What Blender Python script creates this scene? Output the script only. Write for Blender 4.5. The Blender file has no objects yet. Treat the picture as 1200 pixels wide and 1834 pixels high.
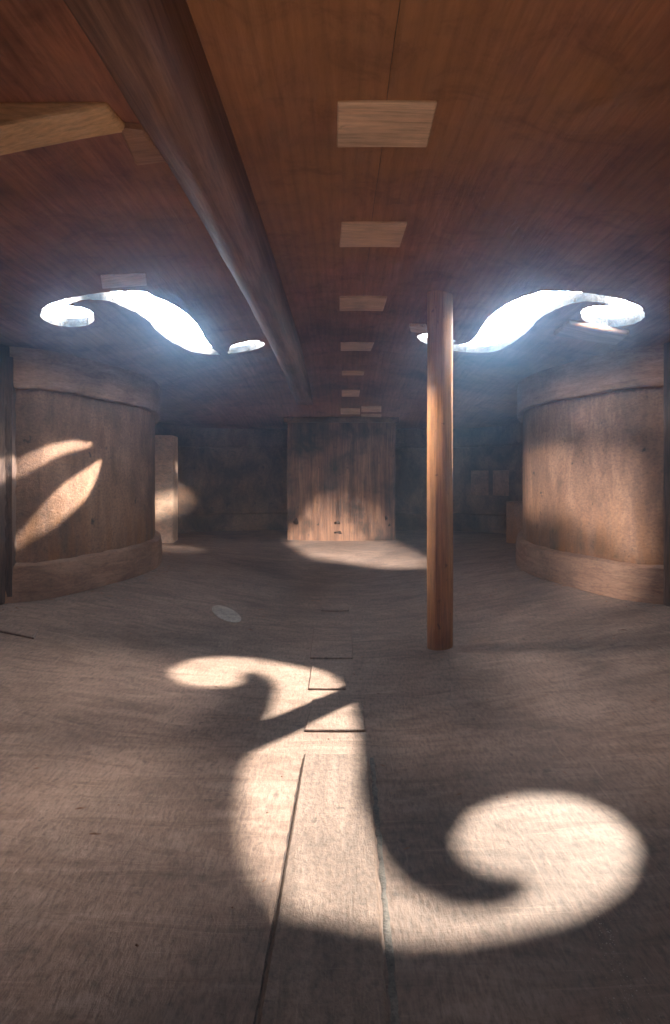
import bpy, bmesh, math, random
from mathutils import Vector
from mathutils.geometry import delaunay_2d_cdt
random.seed(7)
sc = bpy.context.scene
col = sc.collection

# ------------------------------------------------------------------ camera
# 1 unit = 10 cm.  The camera looks along +Y, half-way between the two plates.
cam = bpy.data.cameras.new("camera"); camo = bpy.data.objects.new("camera", cam); col.objects.link(camo)
cam.sensor_fit = 'HORIZONTAL'; cam.sensor_width = 36.0; cam.lens = 36.0 * 1113 / 1200
cam.shift_x = -(614 - 600) / 1200.0
cam.shift_y = (850 - 917) / 1200.0
cam.clip_start = 0.01; cam.clip_end = 60
camo.location = (0, 0, 0); camo.rotation_euler = (math.pi / 2, 0, 0)
sc.camera = camo
sc.view_settings.view_transform = 'Standard'; sc.view_settings.look = 'None'
sc.view_settings.exposure = 0.7
sc.cycles.use_denoising = True
sc.cycles.max_bounces = 10; sc.cycles.diffuse_bounces = 8
sc.cycles.volume_bounces = 1
sc.cycles.sample_clamp_indirect = 8

# ------------------------------------------------------------------ light
WORLD = 27.0
world = bpy.data.worlds.new("World"); sc.world = world; world.use_nodes = True
bg = world.node_tree.nodes["Background"]
bg.inputs[1].default_value = WORLD
wn = world.node_tree.nodes; wl = world.node_tree.links     # a bright surrounding, brightest towards the horizon
tc = wn.new('ShaderNodeTexCoord'); sx_ = wn.new('ShaderNodeSeparateXYZ'); wl.new(tc.outputs['Generated'], sx_.inputs[0])
wr = wn.new('ShaderNodeValToRGB'); e_ = wr.color_ramp.elements
e_[0].position = .30; e_[0].color = (1.0, 1.0, 1.0, 1); e_[1].position = .62; e_[1].color = (.13, .15, .17, 1)
wl.new(sx_.outputs[2], wr.inputs[0])
tint = wn.new('ShaderNodeMix'); tint.data_type = 'RGBA'; tint.blend_type = 'MULTIPLY'; tint.inputs[0].default_value = 1
wl.new(wr.outputs[0], tint.inputs[6]); tint.inputs[7].default_value = (.84, .93, 1.0, 1)
wl.new(tint.outputs[2], bg.inputs[0])

def spot(name, loc, aim, power, size, radius, color=(1, .97, .91), blend=.3):
    l = bpy.data.lights.new(name, 'SPOT'); l.energy = power; l.spot_size = math.radians(size); l.spot_blend = blend
    l.shadow_soft_size = radius; l.color = color
    o = bpy.data.objects.new(name, l); col.objects.link(o); o.location = loc
    o.rotation_euler = (Vector(aim) - Vector(loc)).to_track_quat('-Z', 'Y').to_euler()
    return o

# a hard lamp through the right-hand hole (question-mark shape on the floor), one through the left-hand hole (curls on the wall),
# one close over the right-hand hole aimed at the end block, and two large soft ones
spot("key_lamp", (3.12, 6.33, 4.62), (.83, 3.0, .7), 8200, 17, .075, (1, .95, .84), blend=.15)
spot("curl_lamp", (1.2, 4.55, 2.60), (-.72, 3.25, .72), 3600, 24, .035, blend=.15)
spot("block_lamp", (.99, 2.04, 1.035), (.0, 4.98, -.70), 1700, 26, .015, (1, .97, .92), blend=1.0)
spot("panel_lamp", (3.54, .36, 1.92), (.83, 2.95, .72), 3000, 12, .08, (1, .93, .85), blend=.6)
spot("soft_right_lamp", (5.9, 7.3, 5.2), (.83, 3.0, .7), 27000, 18, 2.0, (1, .93, .88), .5)
spot("soft_left_lamp", (-4.6, 1.9, 2.2), (-.8, 2.95, .7), 6500, 24, .4, (1, .93, .9), .5)
spot("soft_near_lamp", (-5.0, 5.1, 4.2), (-.8, 2.95, .7), 4000, 20, .9, (1, .93, .9), .5)

# added unseen fill: weak warm lamp low in the near end, brightening the ceiling
spot("ceiling_fill_lamp", (.05, .35, -.55), (.08, 1.9, .8), 13, 95, .12, (1, .78, .60), 1.0)

def portal(x):
    l = bpy.data.lights.new("hole_portal", 'AREA'); l.shape = 'RECTANGLE'; l.size = 1.15; l.size_y = 1.5
    l.cycles.is_portal = True
    o = bpy.data.objects.new("hole_portal", l); col.objects.link(o)
    o.location = (x, 3.02, .86)
for sx in (-1, 1): portal(sx * .82)

# ------------------------------------------------------------------ shape of the hollow body
def lerp(t, xs, ys):
    if t <= xs[0]: return ys[0]
    for i in range(len(xs) - 1):
        if t <= xs[i + 1]:
            return ys[i] + (ys[i + 1] - ys[i]) * (t - xs[i]) / (xs[i + 1] - xs[i])
    return ys[-1]
WY = [-.9, -.6, 0, .9, 1.6, 2.3, 2.9, 3.4, 3.86, 4.3, 4.9, 5.5, 6.0, 6.3]
WX = [.9, 1.3, 1.95, 2.1, 2.03, 1.82, 1.55, 1.32, 1.25, 1.30, 1.5, 1.66, 1.5, 1.2]
def W(y): return lerp(y, WY, WX)
def gy(y): return max(0., 1 - (abs((y - 2.7) / 3.4)) ** 2.6)
def arch(x, y):
    t = min(1, abs(x) / W(y)); return .55 * .5 * (1 + math.cos(math.pi * t)) + .45 * (1 - t * t)
def zc(x, y): return lerp(y, [4, 6], [.585, .45]) + .23 * gy(y) * arch(x, y)
def zf(x, y): return -lerp(y, [4, 6], [.585, .55]) - .19 * gy(y) * arch(x, y)

def spline(pts, n=6, closed=False):
    out = []; N = len(pts)
    rng = range(N) if closed else range(N - 1)
    P = lambda i: Vector(pts[i % N]) if closed else Vector(pts[max(0, min(N - 1, i))])
    for i in rng:
        a, b, c, d = P(i - 1), P(i), P(i + 1), P(i + 2)
        for k in range(n):
            t = k / n
            out.append(.5 * ((2 * b) + (c - a) * t + (2 * a - 5 * b + 4 * c - d) * t * t + (3 * b - a - 3 * c + d) * t ** 3))
    if not closed: out.append(P(N - 1))
    return out

# ------------------------------------------------------------------ helpers
def tag(o, label=None, cat=None, group=None, kind=None):
    if label: o['label'] = label
    if cat: o['category'] = cat
    if group: o['group'] = group
    if kind: o['kind'] = kind
    return o
def empty(name, loc=(0, 0, 0)):
    o = bpy.data.objects.new(name, None); col.objects.link(o); o.location = loc; o.empty_display_size = .1
    return o
def obj(name, V, Fc, m, parent=None, origin=None, smooth=False, sharp=None):
    org = Vector(origin) if origin is not None else Vector((0, 0, 0))
    me = bpy.data.meshes.new(name)
    me.from_pydata([tuple(Vector(v) - org) for v in V], [], Fc); me.update()
    bm = bmesh.new(); bm.from_mesh(me); bmesh.ops.recalc_face_normals(bm, faces=bm.faces); bm.to_mesh(me); bm.free()
    me.materials.append(m)
    if smooth:
        me.shade_smooth()
        if sharp: me.set_sharp_from_angle(angle=math.radians(sharp))
    o = bpy.data.objects.new(name, me); col.objects.link(o)
    if parent is not None:
        o.parent = parent; o.location = org - parent.location
    else: o.location = org
    return o
def bevel(o, w, seg=2):
    b = o.modifiers.new('bevel', 'BEVEL'); b.width = w; b.segments = seg; b.limit_method = 'ANGLE'; b.angle_limit = math.radians(40)
    return o

# ------------------------------------------------------------------ wood
def wood(name, dark, mid, light, scale=(40, 2, 40), blotch=1.2, blotch_amt=.5, bump=.25, rough=.62, speck=.0, sscale=26,
         fine=(160, 8, 160), fine_amt=.25, stain=None, spec=.3, wear=0.0, rot=0.0, dist=.6, growth=0.0, tint=None, scratch=0.0):
    m = bpy.data.materials.new(name); m.use_nodes = True
    nt = m.node_tree; N = nt.nodes; Lk = nt.links
    bs = N['Principled BSDF']; bs.inputs['Roughness'].default_value = rough; bs.inputs['Specular IOR Level'].default_value = spec
    geo = N.new('ShaderNodeNewGeometry')
    def mapped(s, r=0.0):
        mp = N.new('ShaderNodeMapping'); mp.inputs['Scale'].default_value = s; mp.inputs['Rotation'].default_value = (0, 0, r)
        Lk.new(geo.outputs['Position'], mp.inputs['Vector']); return mp.outputs[0]
    def noise(vec, sc_, det=6, rgh=.6, ds=0.):
        n = N.new('ShaderNodeTexNoise'); n.inputs['Scale'].default_value = sc_; n.inputs['Detail'].default_value = det
        n.inputs['Roughness'].default_value = rgh; n.inputs['Distortion'].default_value = ds
        Lk.new(vec, n.inputs['Vector']); return n.outputs['Fac']
    def ramp(fac, stops):
        r = N.new('ShaderNodeValToRGB'); e = r.color_ramp.elements
        e[0].position, e[0].color = stops[0][0], (*stops[0][1], 1); e[1].position, e[1].color = stops[-1][0], (*stops[-1][1], 1)
        for p, c in stops[1:-1]:
            x = e.new(p); x.color = (*c, 1)
        Lk.new(fac, r.inputs[0]); return r.outputs[0]
    def mix(mode, fac, a, b):
        x = N.new('ShaderNodeMix'); x.data_type = 'RGBA'; x.blend_type = mode
        if isinstance(fac, float): x.inputs[0].default_value = fac
        else: Lk.new(fac, x.inputs[0])
        for i, v in ((6, a), (7, b)):
            if isinstance(v, tuple): x.inputs[i].default_value = (*v, 1)
            else: Lk.new(v, x.inputs[i])
        return x.outputs[2]
    g1 = noise(mapped(scale, rot), 1.0, 8, .65, dist)
    c = ramp(g1, [(.32, dark), (.5, mid), (.7, light)])
    b1 = noise(mapped((1, 1, 1)), blotch, 5, .6, .4)
    bl = ramp(b1, [(.36, (1 - blotch_amt,) * 3), (.56, (1, 1, 1)), (.72, (1 + blotch_amt * .25,) * 3)])
    c = mix('MULTIPLY', 1.0, c, bl)
    f1 = noise(mapped(fine, rot), 1.0, 4, .7)
    fl = ramp(f1, [(.3, (1 - fine_amt * 1.6,) * 3), (.52, (1, 1, 1)), (.75, (1 + fine_amt,) * 3)])
    c = mix('MULTIPLY', 1.0, c, fl)
    if tint:
        t1 = noise(mapped((1.1, .8, 1)), 1.0, 4, .6, .6)
        tp = ramp(t1, [(.44, (0, 0, 0)), (.64, (1, 1, 1))])
        c = mix('MIX', mixf(N, Lk, tp, .55), c, tint)
    if scratch:
        for k, (sx, sy, r) in enumerate(((150, 5, .25), (6, 130, .12), (110, 7, -.5))):
            q1 = noise(mapped((sx, sy, 20), r), 1.0, 3, .55, .15)
            qp = ramp(q1, [(.655, (0, 0, 0)), (.72, (1, 1, 1))])
            c = mix('MIX', mixf(N, Lk, qp, scratch), c, tuple(min(1, x * 1.6) for x in light))
            dp = ramp(q1, [(.28, (1, 1, 1)), (.34, (0, 0, 0))])
            c = mix('MIX', mixf(N, Lk, dp, scratch), c, tuple(x * .45 for x in dark))
    if growth:
        wv = N.new('ShaderNodeTexWave'); wv.wave_type = 'BANDS'; wv.bands_direction = 'X'; wv.inputs['Scale'].default_value = 9.5
        wv.inputs['Distortion'].default_value = 1.6; wv.inputs['Detail'].default_value = 3; wv.inputs['Detail Scale'].default_value = .5
        Lk.new(mapped((1, .12, .3)), wv.inputs['Vector'])
        gl = ramp(wv.outputs['Fac'], [(.0, (1 - growth,) * 3), (.35, (1, 1, 1)), (1., (1.04,) * 3)])
        c = mix('MULTIPLY', 1.0, c, gl)
        m1 = noise(mapped((7, 7, 7)), 1.0, 7, .7, .8)
        ml = ramp(m1, [(.30, (.62, .58, .57)), (.50, (1, 1, 1)), (.70, (1.14, 1.10, 1.02))])
        c = mix('MULTIPLY', 1.0, c, ml)
    if speck:
        s1 = noise(mapped((1, 1, 1)), sscale, 3, .6, .3)
        sp = ramp(s1, [(.27, (1, 1, 1)), (.335, (0, 0, 0))])
        c = mix('MIX', mixf(N, Lk, sp, speck), c, tuple(x * .22 for x in dark))
    if wear:
        w1 = noise(mapped((5, 5, 5)), 2.3, 10, .78, 1.2)
        wp = ramp(w1, [(.56, (0, 0, 0)), (.72, (1, 1, 1))])
        c = mix('MIX', mixf(N, Lk, wp, wear), c, tuple(min(1, x * 1.5) for x in light))
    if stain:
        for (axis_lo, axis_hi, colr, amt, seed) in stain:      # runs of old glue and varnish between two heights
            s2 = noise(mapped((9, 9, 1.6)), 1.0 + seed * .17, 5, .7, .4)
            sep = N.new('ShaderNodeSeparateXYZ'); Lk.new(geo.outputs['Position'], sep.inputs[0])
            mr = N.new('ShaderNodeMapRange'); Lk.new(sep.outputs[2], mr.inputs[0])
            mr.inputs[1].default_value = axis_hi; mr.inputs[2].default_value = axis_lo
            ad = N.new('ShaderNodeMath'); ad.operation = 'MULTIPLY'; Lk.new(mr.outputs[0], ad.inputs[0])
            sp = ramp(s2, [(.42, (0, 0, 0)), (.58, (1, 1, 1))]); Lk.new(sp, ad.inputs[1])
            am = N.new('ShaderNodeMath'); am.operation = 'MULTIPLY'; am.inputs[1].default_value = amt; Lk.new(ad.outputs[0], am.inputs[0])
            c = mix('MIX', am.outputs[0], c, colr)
    Lk.new(c, bs.inputs['Base Color'])
    ad = N.new('ShaderNodeMath'); ad.operation = 'ADD'; Lk.new(g1, ad.inputs[0]); Lk.new(f1, ad.inputs[1])
    bp = N.new('ShaderNodeBump'); bp.inputs['Strength'].default_value = bump; bp.inputs['Distance'].default_value = .02
    Lk.new(ad.outputs[0], bp.inputs['Height']); Lk.new(bp.outputs[0], bs.inputs['Normal'])
    return m
def mixf(N, Lk, colr, amt):
    x = N.new('ShaderNodeMath'); x.operation = 'MULTIPLY'; x.inputs[1].default_value = amt; Lk.new(colr, x.inputs[0]); return x.outputs[0]

M_ceil = wood('spruce_soundboard', (.25, .092, .052), (.34, .138, .082), (.43, .19, .12), scale=(30, 2.2, 4), blotch=1.5, blotch_amt=.55,
              fine=(110, 10, 16), fine_amt=.17, bump=.14, rough=.6, growth=.10, tint=(.38, .18, .065))
M_floor = wood('maple_back', (.22, .138, .10), (.325, .213, .160), (.42, .29, .225), scale=(4, 13, 4), blotch=1.6, blotch_amt=.35,
               fine=(120, 34, 60), fine_amt=.26, bump=.22, rough=.6, speck=.5, rot=.22, dist=1.4, scratch=.16)
M_rib = wood('maple_rib', (.20, .10, .058), (.31, .165, .10), (.42, .24, .15), scale=(9, 9, 3.2), blotch=2.0, blotch_amt=.58,
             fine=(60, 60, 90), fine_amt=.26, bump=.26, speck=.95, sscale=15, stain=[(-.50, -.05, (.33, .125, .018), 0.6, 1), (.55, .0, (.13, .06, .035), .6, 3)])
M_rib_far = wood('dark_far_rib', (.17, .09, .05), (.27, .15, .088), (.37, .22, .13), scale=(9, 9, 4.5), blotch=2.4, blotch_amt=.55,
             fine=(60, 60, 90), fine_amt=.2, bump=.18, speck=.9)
M_lining = wood('lining_wood', (.26, .125, .078), (.37, .20, .125), (.47, .275, .18), scale=(5, 5, 34), blotch=2.2, blotch_amt=.35,
                fine=(40, 40, 120), fine_amt=.2, bump=.18)
M_post = wood('spruce_post', (.42, .16, .05), (.56, .245, .085), (.64, .32, .13), scale=(36, 36, 1.2), blotch=3, blotch_amt=.2,
              fine=(140, 140, 6), fine_amt=.24, bump=.16, rough=.62, speck=.6)
M_bar = wood('bar_wood', (.15, .07, .045), (.24, .12, .08), (.33, .18, .125), scale=(40, 1.2, 26), blotch=2, blotch_amt=.35,
             fine=(140, 5, 120), fine_amt=.22, bump=.15)
M_strut = wood('pale_strut', (.62, .36, .18), (.74, .46, .25), (.80, .54, .32), scale=(2, 30, 30), blotch=3, blotch_amt=.2,
               fine=(6, 120, 120), fine_amt=.18, bump=.12)
M_cleat = wood('pale_cleat', (.72, .44, .28), (.80, .53, .36), (.86, .60, .43), scale=(2.2, 46, 20), blotch=5, blotch_amt=.25,
               fine=(10, 120, 60), fine_amt=.2, bump=.1, speck=.5)
M_patch = wood('brown_patch', (.27, .13, .075), (.37, .19, .11), (.46, .25, .15), scale=(3, 30, 20), blotch=4, blotch_amt=.3,
               fine=(10, 120, 60), fine_amt=.2, bump=.12)
M_strip = wood('floor_strip_wood', (.18, .118, .088), (.265, .178, .135), (.345, .24, .188), scale=(30, 4, 20), blotch=2.5, blotch_amt=.3,
               fine=(110, 60, 60), fine_amt=.25, bump=.3, speck=.5, scratch=.16)
M_block = wood('block_wood', (.10, .05, .03), (.26, .125, .07), (.42, .225, .13), scale=(13, 8, .9), blotch=3.2, blotch_amt=.8,
               fine=(90, 60, 5), fine_amt=.3, bump=.3, speck=.8)
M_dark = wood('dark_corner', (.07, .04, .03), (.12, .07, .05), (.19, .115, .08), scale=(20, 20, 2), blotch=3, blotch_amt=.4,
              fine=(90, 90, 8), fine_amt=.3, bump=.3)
M_knot = wood('knot_wood', (.03, .016, .01), (.06, .03, .018), (.09, .05, .03), scale=(20, 20, 20), bump=.3)
M_paper = wood('old_paper', (.46, .37, .30), (.56, .46, .38), (.66, .56, .47), scale=(40, 40, 40), blotch=8, blotch_amt=.25,
               fine=(120, 120, 120), fine_amt=.3, bump=.4)
M_cloth = wood('linen_strip', (.50, .40, .33), (.62, .52, .44), (.72, .63, .55), scale=(60, 60, 14), fine=(120, 120, 40), fine_amt=.35, bump=.5)

M_cut = wood('cut_edge_wood', (.03, .026, .022), (.075, .065, .058), (.13, .115, .10), scale=(30, 30, 30), blotch=9, blotch_amt=.5, fine=(120, 120, 40), fine_amt=.3, bump=.5, speck=.6)
M_glue = wood('glue_wood', (.13, .11, .095), (.20, .17, .145), (.28, .24, .20), scale=(30, 30, 30), blotch=4, fine=(110, 110, 60), fine_amt=.3, bump=.4)
# ------------------------------------------------------------------ plates
HOLE = [(1.085, 2.522), (1.035, 2.558), (1.008, 2.622), (1.027, 2.675), (1.05, 2.721), (1.092, 2.754), (1.143, 2.763), (1.194, 2.744), (1.241, 2.698),
        (1.256, 2.633), (1.245, 2.563), (1.198, 2.49), (1.142, 2.455), (1.08, 2.44), (1.017, 2.435), (0.962, 2.438), (0.901, 2.45), (0.85, 2.472),
        (0.799, 2.503), (0.759, 2.581), (0.729, 2.661), (0.709, 2.758), (0.694, 2.879), (0.689, 2.991), (0.694, 3.112), (0.698, 3.232), (0.694, 3.335),
        (0.673, 3.428), (0.613, 3.493), (0.617, 3.409), (0.566, 3.363), (0.506, 3.358), (0.45, 3.391), (0.418, 3.451), (0.441, 3.544), (0.52, 3.614),
        (0.636, 3.623), (0.748, 3.567), (0.827, 3.465), (0.869, 3.316), (0.89, 3.167), (0.897, 2.991), (0.892, 2.87), (0.897, 2.777), (0.91, 2.693),
        (0.935, 2.60), (0.966, 2.548), (1.028, 2.507)]
HOLE_LEFT = [(1.11, 2.505), (1.072, 2.55), (1.058, 2.612), (1.068, 2.668), (1.088, 2.715), (1.118, 2.75), (1.143, 2.763), (1.194, 2.744), (1.241, 2.698),
        (1.256, 2.633), (1.245, 2.563), (1.198, 2.49), (1.142, 2.455), (1.08, 2.44), (1.017, 2.435), (0.962, 2.438), (0.901, 2.45), (0.85, 2.472),
        (0.799, 2.503), (0.781, 2.581), (0.751, 2.661), (0.731, 2.758), (0.716, 2.879), (0.711, 2.991), (0.716, 3.112), (0.722, 3.22), (0.726, 3.36),
        (0.728, 3.48), (0.722, 3.58), (0.716, 3.645), (0.752, 3.61), (0.79, 3.55), (0.835, 3.45), (0.868, 3.3), (0.89, 3.167), (0.897, 2.991),
        (0.892, 2.87), (0.897, 2.777), (0.91, 2.693), (0.935, 2.6), (0.955, 2.54), (1.03, 2.482)]
HOLE_LEFT_EYE = [(.632, 3.52), (.575, 3.495), (.51, 3.50), (.465, 3.56), (.455, 3.63), (.495, 3.69), (.565, 3.70), (.63, 3.685), (.675, 3.655), (.658, 3.59)]
def inside(p, poly):
    x, y = p; r = False; j = len(poly) - 1
    for i in range(len(poly)):
        xi, yi = poly[i][0], poly[i][1]; xj, yj = poly[j][0], poly[j][1]
        if (yi > y) != (yj > y) and x < (xj - xi) * (y - yi) / (yj - yi) + xi: r = not r
        j = i
    return r
outer = [(W(y) + .16, y) for y in [-.95 + 7.35 * i / 60 for i in range(61)]]
outer = outer + [(-x, y) for x, y in reversed(outer)]

def plate(name, surf, thick, holes, m, step=.075):
    loops = [outer] + holes
    pts, edges = [], []
    for lp in loops:
        s = len(pts); pts += [Vector(p[:2]) for p in lp]
        edges += [(s + i, s + (i + 1) % len(lp)) for i in range(len(lp))]
    y = -.9
    while y < 6.4:
        x = -2.2
        while x <= 2.2:
            p = (x, y)
            if inside(p, outer) and not any(inside(p, h) for h in holes): pts.append(Vector(p))
            x += step
        y += step
    co, ed, fc, *_ = delaunay_2d_cdt(pts, edges, [], 0, 1e-5)
    keep = []
    for f in fc:
        c = sum((co[i] for i in f), Vector((0, 0))) / len(f)
        if inside(c, outer) and not any(inside(c, h) for h in holes): keep.append(list(f))
    n = len(co)
    V = [(p.x, p.y, surf(p.x, p.y)) for p in co] + [(p.x, p.y, surf(p.x, p.y) + thick) for p in co]
    Fc = keep + [[i + n for i in reversed(f)] for f in keep]
    rim = []
    for lp in loops:
        s = len(V)
        for p in lp: V.append((p[0], p[1], surf(p[0], p[1]))); V.append((p[0], p[1], surf(p[0], p[1]) + thick))
        k = len(lp)
        for i in range(k):
            a, b = s + 2 * i, s + 2 * ((i + 1) % k); Fc.append([a, b, b + 1, a + 1]); rim.append(len(Fc) - 1)
    o = obj(name, V, Fc, m, smooth=True, sharp=40)
    if holes:
        o.data.materials.append(M_cut)
        for i in rim[len(outer):]: o.data.polygons[i].material_index = 1
    return o

def cut(pts):        # knife-cut outline, a little ragged
    return [(p[0] + random.uniform(-.0028, .0028), p[1] + random.uniform(-.004, .004)) for p in spline(pts, 5, True)]
right_hole = cut(HOLE)
left_hole = [(-x, y) for x, y in cut(HOLE_LEFT)]
left_eye = [(-x, y) for x, y in cut(HOLE_LEFT_EYE)]
tag(plate('ceiling', zc, .04, [right_hole, left_hole, left_eye], M_ceil), kind='structure')
tag(plate('floor', zf, -.045, [], M_floor), kind='structure')

# ------------------------------------------------------------------ ribs
def ribbon(name, curve, section, m, parent, inward):
    """sweep SECTION, a function (point, inward normal) -> list of 3D points, along CURVE"""
    V, Fc = [], []; n = len(curve); k = None
    for i, p in enumerate(curve):
        t = (Vector(curve[min(n - 1, i + 1)]) - Vector(curve[max(0, i - 1)])).normalized()
        nn = Vector((-t.y, t.x)) * inward
        sec = section(Vector(p), nn); k = len(sec); V += sec
    for i in range(n - 1):
        for j in range(k):
            a, b = i * k + j, i * k + (j + 1) % k
            Fc.append([a, b, b + k, a + k])
    Fc.append(list(range(k))); Fc.append(list(range((n - 1) * k, n * k)))
    return obj(name, V, Fc, m, parent, origin=parent.location, smooth=True, sharp=35)
def rib_sec(th=.02, drop=.0):
    def f(p, n):
        a, b = p, p - n * th
        za, zb = zf(a.x, a.y) - .01, zc(a.x, a.y) + .01
        return [(a.x, a.y, za), (a.x, a.y, (za + zb) / 2), (a.x, a.y, zb), (b.x, b.y, zb), (b.x, b.y, za)]
    return f
def lining_sec(top, h=.17, w=.03):
    def f(p, n):
        q = p + n * w; q2 = p + n * (w * .82); q3 = p + n * (w * .35); b = p - n * .004
        jit = .0025 * math.sin(p.y * 23 + p.x * 31) + .002 * math.sin(p.y * 61)
        h2 = h + jit
        if top:
            z = zc(p.x, p.y) + .004; s = -1
        else:
            z = zf(p.x, p.y) - .004; s = 1
        if top: return [(b.x, b.y, z), (q.x, q.y, z), (q.x, q.y, z + s * h2 * .9), (q2.x, q2.y, z + s * h2 * .975), ((q2 * .4 + q * .6).x - 0, (q2 * .4 + q * .6).y, z + s * h2), (b.x, b.y, z + s * (h2 - .004))][:4] + [(q3.x, q3.y, z + s * h2), (b.x, b.y, z + s * h2)]
        return [(b.x, b.y, z), (q.x, q.y, z), (q.x, q.y, z + s * h2 * .62), (q2.x, q2.y, z + s * h2 * .93), (q3.x, q3.y, z + s * h2), (b.x, b.y, z + s * h2)]
    return f
def rib(label, curve, inward, m=None, ml=None, name='curved_rib'):
    mid = curve[len(curve) // 2]
    e = empty(name, (mid[0], mid[1], zf(mid[0], mid[1])))
    tag(e, label, 'wall')
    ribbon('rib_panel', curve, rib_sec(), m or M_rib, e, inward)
    ribbon('lining', curve, lining_sec(True, .19, .036), ml or M_lining, e, inward)
    ribbon('lining', curve, lining_sec(False, .175, .046), ml or M_lining, e, inward)
    return e
CB = [(1.545, 2.84), (1.39, 3.01), (1.28, 3.28), (1.205, 3.55), (1.172, 3.86), (1.20, 4.12), (1.27, 4.38), (1.37, 4.62), (1.50, 4.86)]
c_right = [tuple(p) for p in spline(CB, 6)]
c_left = [(-(x + .055), y) for x, y in c_right]
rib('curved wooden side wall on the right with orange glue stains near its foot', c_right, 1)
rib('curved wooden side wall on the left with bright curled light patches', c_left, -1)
UB = [(1.50, 4.88), (1.60, 5.02), (1.67, 5.3), (1.66, 5.6), (1.52, 5.9), (1.22, 6.08), (.85, 6.17), (.40, 6.2)]
u_right = [tuple(p) for p in spline(UB, 5)]
u_left = [(-(x + .05), y) for x, y in u_right]
rib('dim far wall to the right of the dark end block, behind the post', u_right, 1, M_rib_far, M_rib_far)
rib('dim far wall to the left of the dark end block', u_left, -1, M_rib_far, M_rib_far)
LB = [(1.55, 2.80), (1.66, 2.62), (1.88, 2.2), (2.03, 1.6), (2.08, 1.0), (1.98, .2), (1.62, -.35), (1.0, -.62), (0, -.72)]
lb = [tuple(p) for p in spline(LB, 5)]
lb = lb[:-1] + [(-x, y) for x, y in reversed(lb)]
e = empty('rear_wall', (0, -.72, 0)); e['kind'] = 'structure'
ribbon('rear_wall_panel', lb, rib_sec(), M_rib, e, -1)

# ------------------------------------------------------------------ boxes and slabs
def slab(name, corners, surf, th, m, n=4, over=.004, **kw):
    """thin board that follows the plate: CORNERS are four plan points; it hangs or stands TH off the plate"""
    s = -1 if surf is zc else 1
    a, b, c, d = [Vector(p[:2]) for p in corners]
    V, Fc = [], []
    for lay in (0, 1):
        for j in range(n + 1):
            for i in range(n + 1):
                u, v = i / n, j / n
                p = (a * (1 - u) + b * u) * (1 - v) + (d * (1 - u) + c * u) * v
                V.append((p.x, p.y, surf(p.x, p.y) + s * (th if lay else -over)))
    K = (n + 1) ** 2; r = n + 1
    for j in range(n):
        for i in range(n):
            q = [j * r + i, j * r + i + 1, (j + 1) * r + i + 1, (j + 1) * r + i]
            Fc.append([x + K for x in q]); Fc.append(list(reversed(q)))
    edge = [i for i in range(n)] + [i * r + n for i in range(n)] + [n * r + n - i for i in range(n)] + [(n - i) * r for i in range(n)]
    for i in range(len(edge)):
        x, y = edge[i], edge[(i + 1) % len(edge)]
        Fc.append([x, y, y + K, x + K])
    cen = (a + b + c + d) / 4
    o = obj(name, V, Fc, m, origin=(cen.x, cen.y, surf(cen.x, cen.y)), **kw)
    return bevel(o, min(.006, th * .4), 1)

def box(name, x0, x1, y0, y1, z0, z1, m, parent=None, bw=.01):
    V = [(x, y, z) for x in (x0, x1) for y in (y0, y1) for z in (z0, z1)]
    Fc = [(0, 1, 3, 2), (4, 6, 7, 5), (0, 4, 5, 1), (2, 3, 7, 6), (0, 2, 6, 4), (1, 5, 7, 3)]
    o = obj(name, V, Fc, m, parent, origin=((x0 + x1) / 2, (y0 + y1) / 2, z0))
    return bevel(o, bw, 2)

cleats = [
    ('largest pale square cleat on the ceiling, nearest the viewer', [(-.011, 1.317), (.199, 1.311), (.204, 1.501), (-.015, 1.509)]),
    ('second pale square cleat from the viewer on the ceiling', [(-.004, 1.993), (.206, 1.981), (.201, 2.195), (-.012, 2.208)]),
    ('third pale cleat on the ceiling, left of the post top', [(-.015, 2.834), (.202, 2.811), (.197, 3.045), (-.017, 3.072)]),
    ('fourth cleat from the viewer, level with the bright f-hole ends', [(-.014, 3.773), (.188, 3.738), (.177, 3.946), (-.014, 3.977)]),
    ('dim narrow fifth cleat of the ceiling row', [(-.008, 4.45), (.155, 4.435), (.151, 4.533), (-.008, 4.546)]),
    ('dim sixth cleat of the ceiling row, short of the paired ones', [(-.009, 4.937), (.137, 4.929), (.133, 5.1), (-.009, 5.106)]),
    ('last cleat of the ceiling row, left of the two stacked ones', [(-.02, 5.456), (.152, 5.452), (.156, 5.617), (-.02, 5.621)]),
    ('upper of two small cleats above the right half of the end block', [(.16, 5.385), (.333, 5.365), (.343, 5.533), (.165, 5.55)]),
    ('lower of two small cleats above the right half of the end block', [(.167, 5.617), (.347, 5.601), (.357, 5.756), (.171, 5.769)]),
]
for i, (lab, cs) in enumerate(cleats):
    tag(slab('wooden_cleat', cs, zc, .007, M_cleat), lab, 'cleat', 'square cleats along the ceiling joint')
tag(slab('ceiling_patch', [(-.885, 2.27), (-.735, 2.32), (-.765, 2.43), (-.925, 2.39)], zc, .006, M_cleat), 'pale thin patch on the ceiling beside the left f-hole curve', 'patch')
tag(slab('ceiling_patch', [(-.49, 1.36), (-.44, 1.38), (-.42, 1.52), (-.51, 1.53)], zc, .02, M_patch), 'reddish brown patch on the ceiling between strut tip and beam', 'patch')
tag(slab('ceiling_patch', [(.345, 3.24), (.43, 3.20), (.455, 3.33), (.365, 3.35)], zc, .016, M_cleat), 'small pale patch on the ceiling just left of the post top', 'patch')
e = slab('ceiling_patch', [(1.00, 2.755), (1.27, 2.75), (1.285, 2.92), (1.00, 2.95)], zc, .02, M_patch)
tag(e, 'brown wood patch on the ceiling under the right f-hole ball', 'patch')

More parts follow.
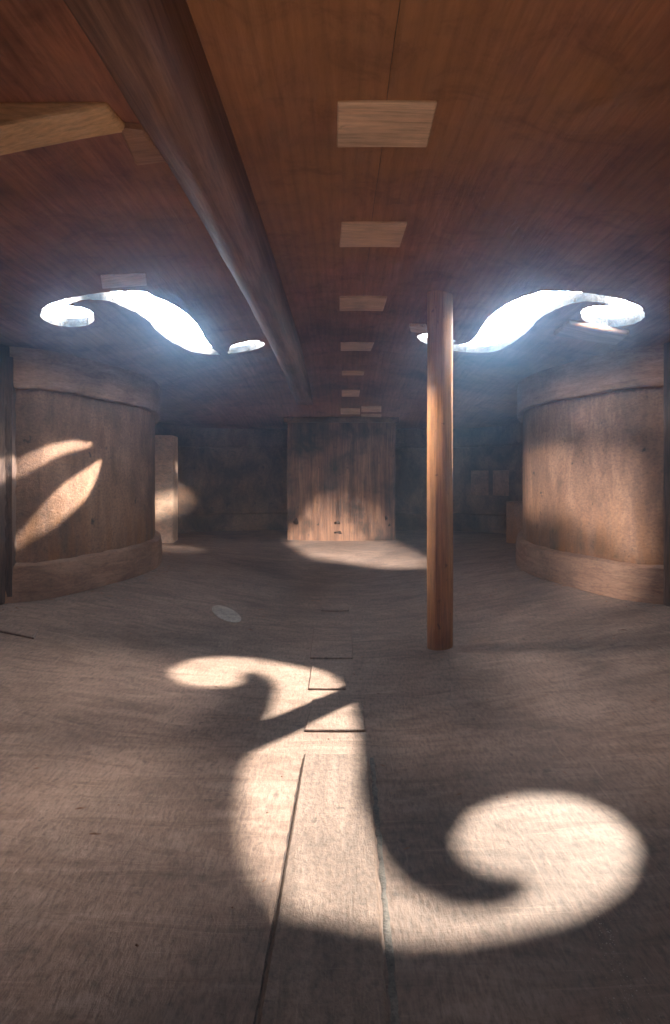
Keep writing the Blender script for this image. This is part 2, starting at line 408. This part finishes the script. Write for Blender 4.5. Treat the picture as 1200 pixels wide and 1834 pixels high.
ceiling = [o for o in col.objects if o.name == 'ceiling'][0]
V, Fc = [], []
for i in range(141):
    y = -.3 + 5.9 * i / 140; x = .094 + .0015 * math.sin(y * 9); w = .0016 + .0012 * random.random()
    V += [(x - w, y, zc(x - w, y) + .002), (x, y, zc(x, y) - .0012), (x + w, y, zc(x + w, y) + .002)]
    if i: k = 3 * i; Fc += [[k - 3, k - 2, k + 1, k], [k - 2, k - 1, k + 2, k + 1]]
o = obj('joint_line', V, Fc, M_dark, origin=(.094, 2.6, zc(.094, 2.6))); o.parent = ceiling
# floor boards
tag(slab('floor_strip', [(-.115, .60), (.058, .60), (.070, 1.682), (-.105, 1.688)], zf, .011, M_strip, n=8), 'long grey wooden strip down the middle of the floor in front', 'strip')
strip = [o for o in col.objects if o.name == 'floor_strip'][0]
def line(pts, w, h, m, parent, surf=zf):
    V, Fc = [], []
    for i, (x, y) in enumerate(pts):
        ww = w * (.6 + .8 * random.random()); z = surf(x, y)
        V += [(x - ww, y, z - .003), (x - ww * .3, y, z + h), (x + ww * .3, y, z + h), (x + ww, y, z - .003)]
    n = len(pts) - 1
    for i in range(n):
        for j in range(4):
            a, b = i * 4 + j, i * 4 + (j + 1) % 4; Fc.append([a, b, b + 4, a + 4])
    Fc += [[0, 1, 2, 3], list(range(n * 4, n * 4 + 4))]
    return obj('glue_shadow_line', V, Fc, m, parent, origin=(pts[0][0], pts[0][1], surf(*pts[0])), smooth=True)
line([(-.121 + .010 * t / 60 + .0015 * random.random(), .62 + 1.0 * t / 60) for t in range(61)], .0035, .0012, M_dark, strip)  # dark line laid in as the strip's cast shadow on its left
line([(.068 + .010 * t / 60 + .002 * random.random(), .62 + 1.06 * t / 60) for t in range(61)], .010, .0015, M_glue, strip)
fl = [('pale floor cleat just beyond the end of the long strip, lit', [(-.115, 1.856), (.068, 1.858), (.069, 2.123), (-.103, 2.122)]),
      ('floor cleat crossed by the pointed tip of light', [(-.124, 2.227), (.012, 2.231), (.002, 2.5), (-.125, 2.494)]),
      ('floor cleat in shade left of the post foot', [(-.138, 2.606), (.042, 2.613), (.045, 3.132), (-.146, 3.119)]),
      ('farthest dim floor cleat before the bright end block', [(-.122, 3.488), (.035, 3.5), (.027, 3.785), (-.122, 3.772)])]
for lab, cs in fl:
    tag(slab('floor_cleat', cs, zf, .007, M_floor), lab, 'cleat', 'flat cleats along the floor joint')
tag(slab('floor_patch', [(-1.50, 2.50), (-1.22, 2.455), (-1.285, 2.654), (-1.50, 2.69)], zf, .007, M_floor), 'flat wooden patch on the floor at the left edge below the curved wall', 'patch')
# oval paper
V = []; Fc = []
cx, cy, K = -.60, 3.20, 28
for lay in (0, 1):
    for i in range(K):
        a = 2 * math.pi * i / K; x = cx + .085 * math.cos(a) - .02 * math.sin(a); y = cy + .12 * math.sin(a) - .05 * math.cos(a)
        V.append((x, y, zf(x, y) + (.0025 if lay else -.003)))
Fc = [list(range(K)), list(range(K, 2 * K))] + [[i, (i + 1) % K, K + (i + 1) % K, K + i] for i in range(K)]
tag(obj('paper_sticker', V, Fc, M_paper, origin=(cx, cy, zf(cx, cy))), 'small pale oval sticker on the floor left of the centre', 'sticker')

# dried glue crumbs
V, Fc = [], []
for i in range(240):
    t = random.random(); x = .375 + .055 * t + random.gauss(0, .008 + .016 * (1 - t)); y = .80 + .22 * t + random.gauss(0, .012); r = random.uniform(.001, .003)
    z = zf(x, y) - .0005; s0 = len(V)
    for q in range(5):
        a = 2 * math.pi * q / 5 + t * 7; V.append((x + r * math.cos(a) * random.uniform(.7, 1.3), y + r * math.sin(a), z))
    V.append((x, y, z + r * .35)); Fc += [[s0 + q, s0 + (q + 1) % 5, s0 + 5] for q in range(5)]
tag(obj('glue_crumbs', V, Fc, M_paper, origin=(.4, 1.0, zf(.4, 1.0))), 'pale streak of dried glue crumbs on the floor at lower right', 'glue', kind='stuff')

# dust and splinters lying about
V, Fc = [], []
for i in range(900):
    y = random.uniform(.9, 5.6); x = random.uniform(-1, 1) * (W(y) - .12)
    if random.random() < .45: x = math.copysign(W(y) - .10 - abs(random.gauss(0, .05)), x)
    r = random.uniform(.0015, .0048) * (1 if y < 2.5 else 1.5); a = random.uniform(0, 6.3); L = r * random.choice((1, 1, 1.6, 4)); s0 = len(V)
    for q in range(5):
        b = 2 * math.pi * q / 5; ux, uy = L * math.cos(b), r * math.sin(b)
        px_, py_ = x + ux * math.cos(a) - uy * math.sin(a), y + ux * math.sin(a) + uy * math.cos(a); V.append((px_, py_, zf(px_, py_) - .001))
    V.append((x, y, zf(x, y) + r * .6)); Fc += [[s0 + q, s0 + (q + 1) % 5, s0 + 5] for q in range(5)]
tag(obj('dust_crumbs', V, Fc, M_lining, origin=(0, 2, zf(0, 2))), 'specks of dust and tiny splinters scattered over the floor', 'dust', kind='stuff')

# ------------------------------------------------------------------ sound post
px, py, pr, K = .425, 2.72, .056, 40
V, Fc = [], []
rings = 14
for j in range(rings + 1):
    for i in range(K):
        a = 2 * math.pi * i / K; r = pr * (1 + .016 * math.cos(9 * a + .5 * math.sin(j * .7)) + .012 * math.sin(2 * a + j * .5))
        x, y = px + r * math.cos(a), py + r * math.sin(a)
        z0, z1 = zf(x, y) - .002, zc(x, y) + .004
        t = j / rings
        V.append((x, y, z0 + (z1 - z0) * t))
for j in range(rings):
    for i in range(K):
        a, b = j * K + i, j * K + (i + 1) % K; Fc.append([a, b, b + K, a + K])
Fc += [list(range(K)), list(range(rings * K, (rings + 1) * K))]
tag(obj('sound_post', V, Fc, M_post, origin=(px, py, zf(px, py)), smooth=True, sharp=50), 'tall round orange wooden post standing between floor and ceiling', 'post')

# ------------------------------------------------------------------ bass bar
V, Fc = [], []; n = 70
for i in range(n + 1):
    y = .2 + 5.1 * i / n
    t = i / n
    d = .18 * min(1, (t / .10)) ** .8 if t < .1 else (.18 if t < .84 else .18 * max(.08, (1 - t) / .16))
    w = 1.22
    c = -.325; cb = -.292
    prof = [(-.058, -.006, 0), (-.058, .30, 0), (-.055, .52, .2), (-.050, .70, .45), (-.041, .84, .7), (-.028, .945, .9), (-.010, 1., 1),
            (.010, .995, 1), (.026, .94, .9), (.038, .84, .75), (.047, .70, .55), (.053, .50, .3), (.056, .28, .1), (.057, -.006, 0)]
    wob = .004 * math.sin(y * 7.3) + .003 * math.sin(y * 17.1 + 1)
    d *= 1 + wob * 4
    for dx, k, sh in prof:
        x = c + (cb - c) * sh + dx * w
        V.append((x, y, zc(x, y) - max(-.006, d * k) if k > 0 else zc(x, y) + .006))
k = 14
for i in range(n):
    for j in range(k):
        a, b = i * k + j, i * k + (j + 1) % k; Fc.append([a, b, b + k, a + k])
Fc += [list(range(k)), list(range(n * k, (n + 1) * k))]
tag(obj('bass_bar', V, Fc, M_bar, origin=(-.33, 2.7, zc(-.33, 2.7)), smooth=True, sharp=50), 'long brown rounded beam running along the ceiling on the left', 'beam')

# ------------------------------------------------------------------ strut
V, Fc = [], []; n = 12
for i in range(n + 1):
    t = i / n; x = -.488 - 1.0 * t; y = 1.284 - .15 * t
    zt = zc(x, y) + .003; d = .014 + .19 * t
    ex = .014 if i == 0 else 0
    V += [(x, y, zt), (x, y, zt - d), (x + ex * .6, y + .092, zt - d - .004), (x + ex, y + .098, zt)]
for i in range(n):
    for j in range(4):
        a, b = i * 4 + j, i * 4 + (j + 1) % 4; Fc.append([a, b, b + 4, a + 4])
Fc += [[0, 1, 2, 3], list(range(n * 4, n * 4 + 4))]
tag(bevel(obj('ceiling_strut', V, Fc, M_strut, origin=(-.455, 1.22, zc(-.455, 1.22))), .008, 2), 'pale orange wooden strut on the ceiling at upper left with a cut end', 'strut')

# ------------------------------------------------------------------ end block
zt, zb = .475, zf(0, 5.7) - .05
e = empty('end_block', (-.01, 5.72, zf(0, 5.72)))
tag(e, 'dark stained square wooden block against the far end wall', 'block')
# streaked front with a slightly uneven face
V, Fc = [], []; nx, nz = 24, 12
for lay in (0, 1):
    for j in range(nz + 1):
        for i in range(nx + 1):
            x = -.507 + .988 * i / nx; z = zb + (zt - zb) * j / nz
            yy = 5.70 + .006 * math.sin(x * 40) + .004 * math.sin(x * 97 + z * 3) if lay == 0 else 6.19
            V.append((x, yy, z))
KK = (nx + 1) * (nz + 1); r = nx + 1
for j in range(nz):
    for i in range(nx):
        q = [j * r + i, j * r + i + 1, (j + 1) * r + i + 1, (j + 1) * r + i]; Fc.append(q); Fc.append([v + KK for v in reversed(q)])
edge = list(range(nx)) + [i * r + nx for i in range(nz)] + [nz * r + nx - i for i in range(nx)] + [(nz - i) * r for i in range(nz)]
for i in range(len(edge)):
    a, b = edge[i], edge[(i + 1) % len(edge)]; Fc.append([a, b, b + KK, a + KK])
obj('block_body', V, Fc, M_block, e, origin=(-.01, 5.72, zb), smooth=True, sharp=40)
box('cap_plate', -.545, .515, 5.672, 6.19, zt + .002, zt + .05, M_rib_far, e, .008)
for (kx, kz, rx, rz) in ((-.43, -.43, .022, .03), (-.045, -.44, .03, .022), (-.04, -.53, .035, .02), (.40, -.40, .016, .02), (.43, -.46, .018, .022)):
    V = [(kx, 5.688, kz)]; Fc = []
    for i in range(14):
        a = 2 * math.pi * i / 14; q = 1 + .2 * math.sin(3 * a + kx * 50); V.append((kx + rx * q * math.cos(a), 5.697, kz + rz * q * math.sin(a)))
    Fc = [[0, 1 + i, 1 + (i + 1) % 14] for i in range(14)] + [list(range(14, 0, -1))]
    obj('knot', V, Fc, M_knot, e, origin=(kx, 5.69, kz), smooth=True)

# ------------------------------------------------------------------ corner blocks and small pieces at the walls
def prism(name, plan, z0f, z1f, m, parent=None, bw=.01):
    n = len(plan); V = [(x, y, z0f(x, y)) for x, y in plan] + [(x, y, z1f(x, y)) for x, y in plan]
    Fc = [list(range(n)), list(range(n, 2 * n))] + [[i, (i + 1) % n, n + (i + 1) % n, n + i] for i in range(n)]
    cx = sum(p[0] for p in plan) / n; cy = sum(p[1] for p in plan) / n
    return bevel(obj(name, V, Fc, m, parent, origin=(cx, cy, z0f(cx, cy))), bw, 2)
lo = lambda x, y: zf(x, y) - .004
hi = lambda x, y: zc(x, y) + .004
tag(prism('corner_block', [(-1.42, 5.2), (-1.64, 5.14), (-1.71, 5.4), (-1.44, 5.43)], lo, lambda x, y: .33, M_cleat), 'pale upright corner block half lit beside the left wall', 'block')
tag(prism('corner_block', [(1.38, 5.25), (1.56, 4.98), (1.66, 5.2), (1.64, 5.5), (1.42, 5.4)], lo, lambda x, y: -.23, M_rib), 'low dim block at the floor beside the right wall, far side', 'block')
e = empty('corner_block', (-1.57, 2.86, zf(-1.57, 2.86)))
tag(e, 'dark upright corner post with a frayed linen strip at the left edge', 'block')
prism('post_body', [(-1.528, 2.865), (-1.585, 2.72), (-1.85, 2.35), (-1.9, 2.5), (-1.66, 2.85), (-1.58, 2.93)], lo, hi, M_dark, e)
# frayed strip
V, Fc = [], []; n = 46
for i in range(n + 1):
    z = -.56 + 1.1 * i / n; w = .012 + .014 * random.random(); w2 = .010 + .012 * random.random()
    V += [(-1.525 - w2, 2.855 - w2 * 1.3, z), (-1.518, 2.852, z), (-1.518 - w * .3, 2.865 + w * 1.6, z), (-1.540, 2.875, z)]
for i in range(n):
    for j in range(4):
        a, b = i * 4 + j, i * 4 + (j + 1) % 4; Fc.append([a, b, b + 4, a + 4])
Fc += [[0, 1, 2, 3], list(range(n * 4, n * 4 + 4))]
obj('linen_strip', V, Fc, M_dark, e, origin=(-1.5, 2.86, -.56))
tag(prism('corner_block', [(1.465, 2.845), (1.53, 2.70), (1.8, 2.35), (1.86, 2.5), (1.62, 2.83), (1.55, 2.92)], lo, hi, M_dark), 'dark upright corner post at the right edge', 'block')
# squares glued to the far right wall
def wall_square(x0, x1, z0, z1, lab):
    P = []
    for x in (x0, x1):
        best = min(u_right, key=lambda p: abs(p[0] - x) + (10 if p[1] < 5.6 else 0)); P.append((x, best[1]))
    V = []
    for off in (.0, .022):
        for (x, y) in P:
            for z in (z0, z1): V.append((x, y - off, z))
    Fc = [(0, 2, 3, 1), (4, 5, 7, 6), (0, 1, 5, 4), (2, 6, 7, 3), (0, 4, 6, 2), (1, 3, 7, 5)]
    tag(bevel(obj('rib_patch', V, Fc, M_patch, origin=(P[0][0], P[0][1] - .011, z0)), .005, 1), lab, 'patch', 'square patches on the far right wall')
wall_square(1.25, 1.40, -.20, .04, 'left of two dim square patches on the far right wall')
wall_square(1.44, 1.56, -.20, .04, 'right of two dim square patches on the far right wall')

# ------------------------------------------------------------------ blue haze box, added to make the bloom around the bright holes
HAZE = .038
m = bpy.data.materials.new('bloom_haze'); m.use_nodes = True; nt = m.node_tree
nt.nodes.remove(nt.nodes['Principled BSDF'])
pv = nt.nodes.new('ShaderNodeVolumePrincipled'); pv.inputs['Color'].default_value = (.42, .68, 1, 1)
pv.inputs['Density'].default_value = HAZE; pv.inputs['Anisotropy'].default_value = .87
nt.links.new(pv.outputs[0], nt.nodes['Material Output'].inputs['Volume'])
o = box('haze', -2.8, 2.8, -1.6, 7.2, -1.8, 1.05, m); o.modifiers.clear(); o['kind'] = 'stuff'
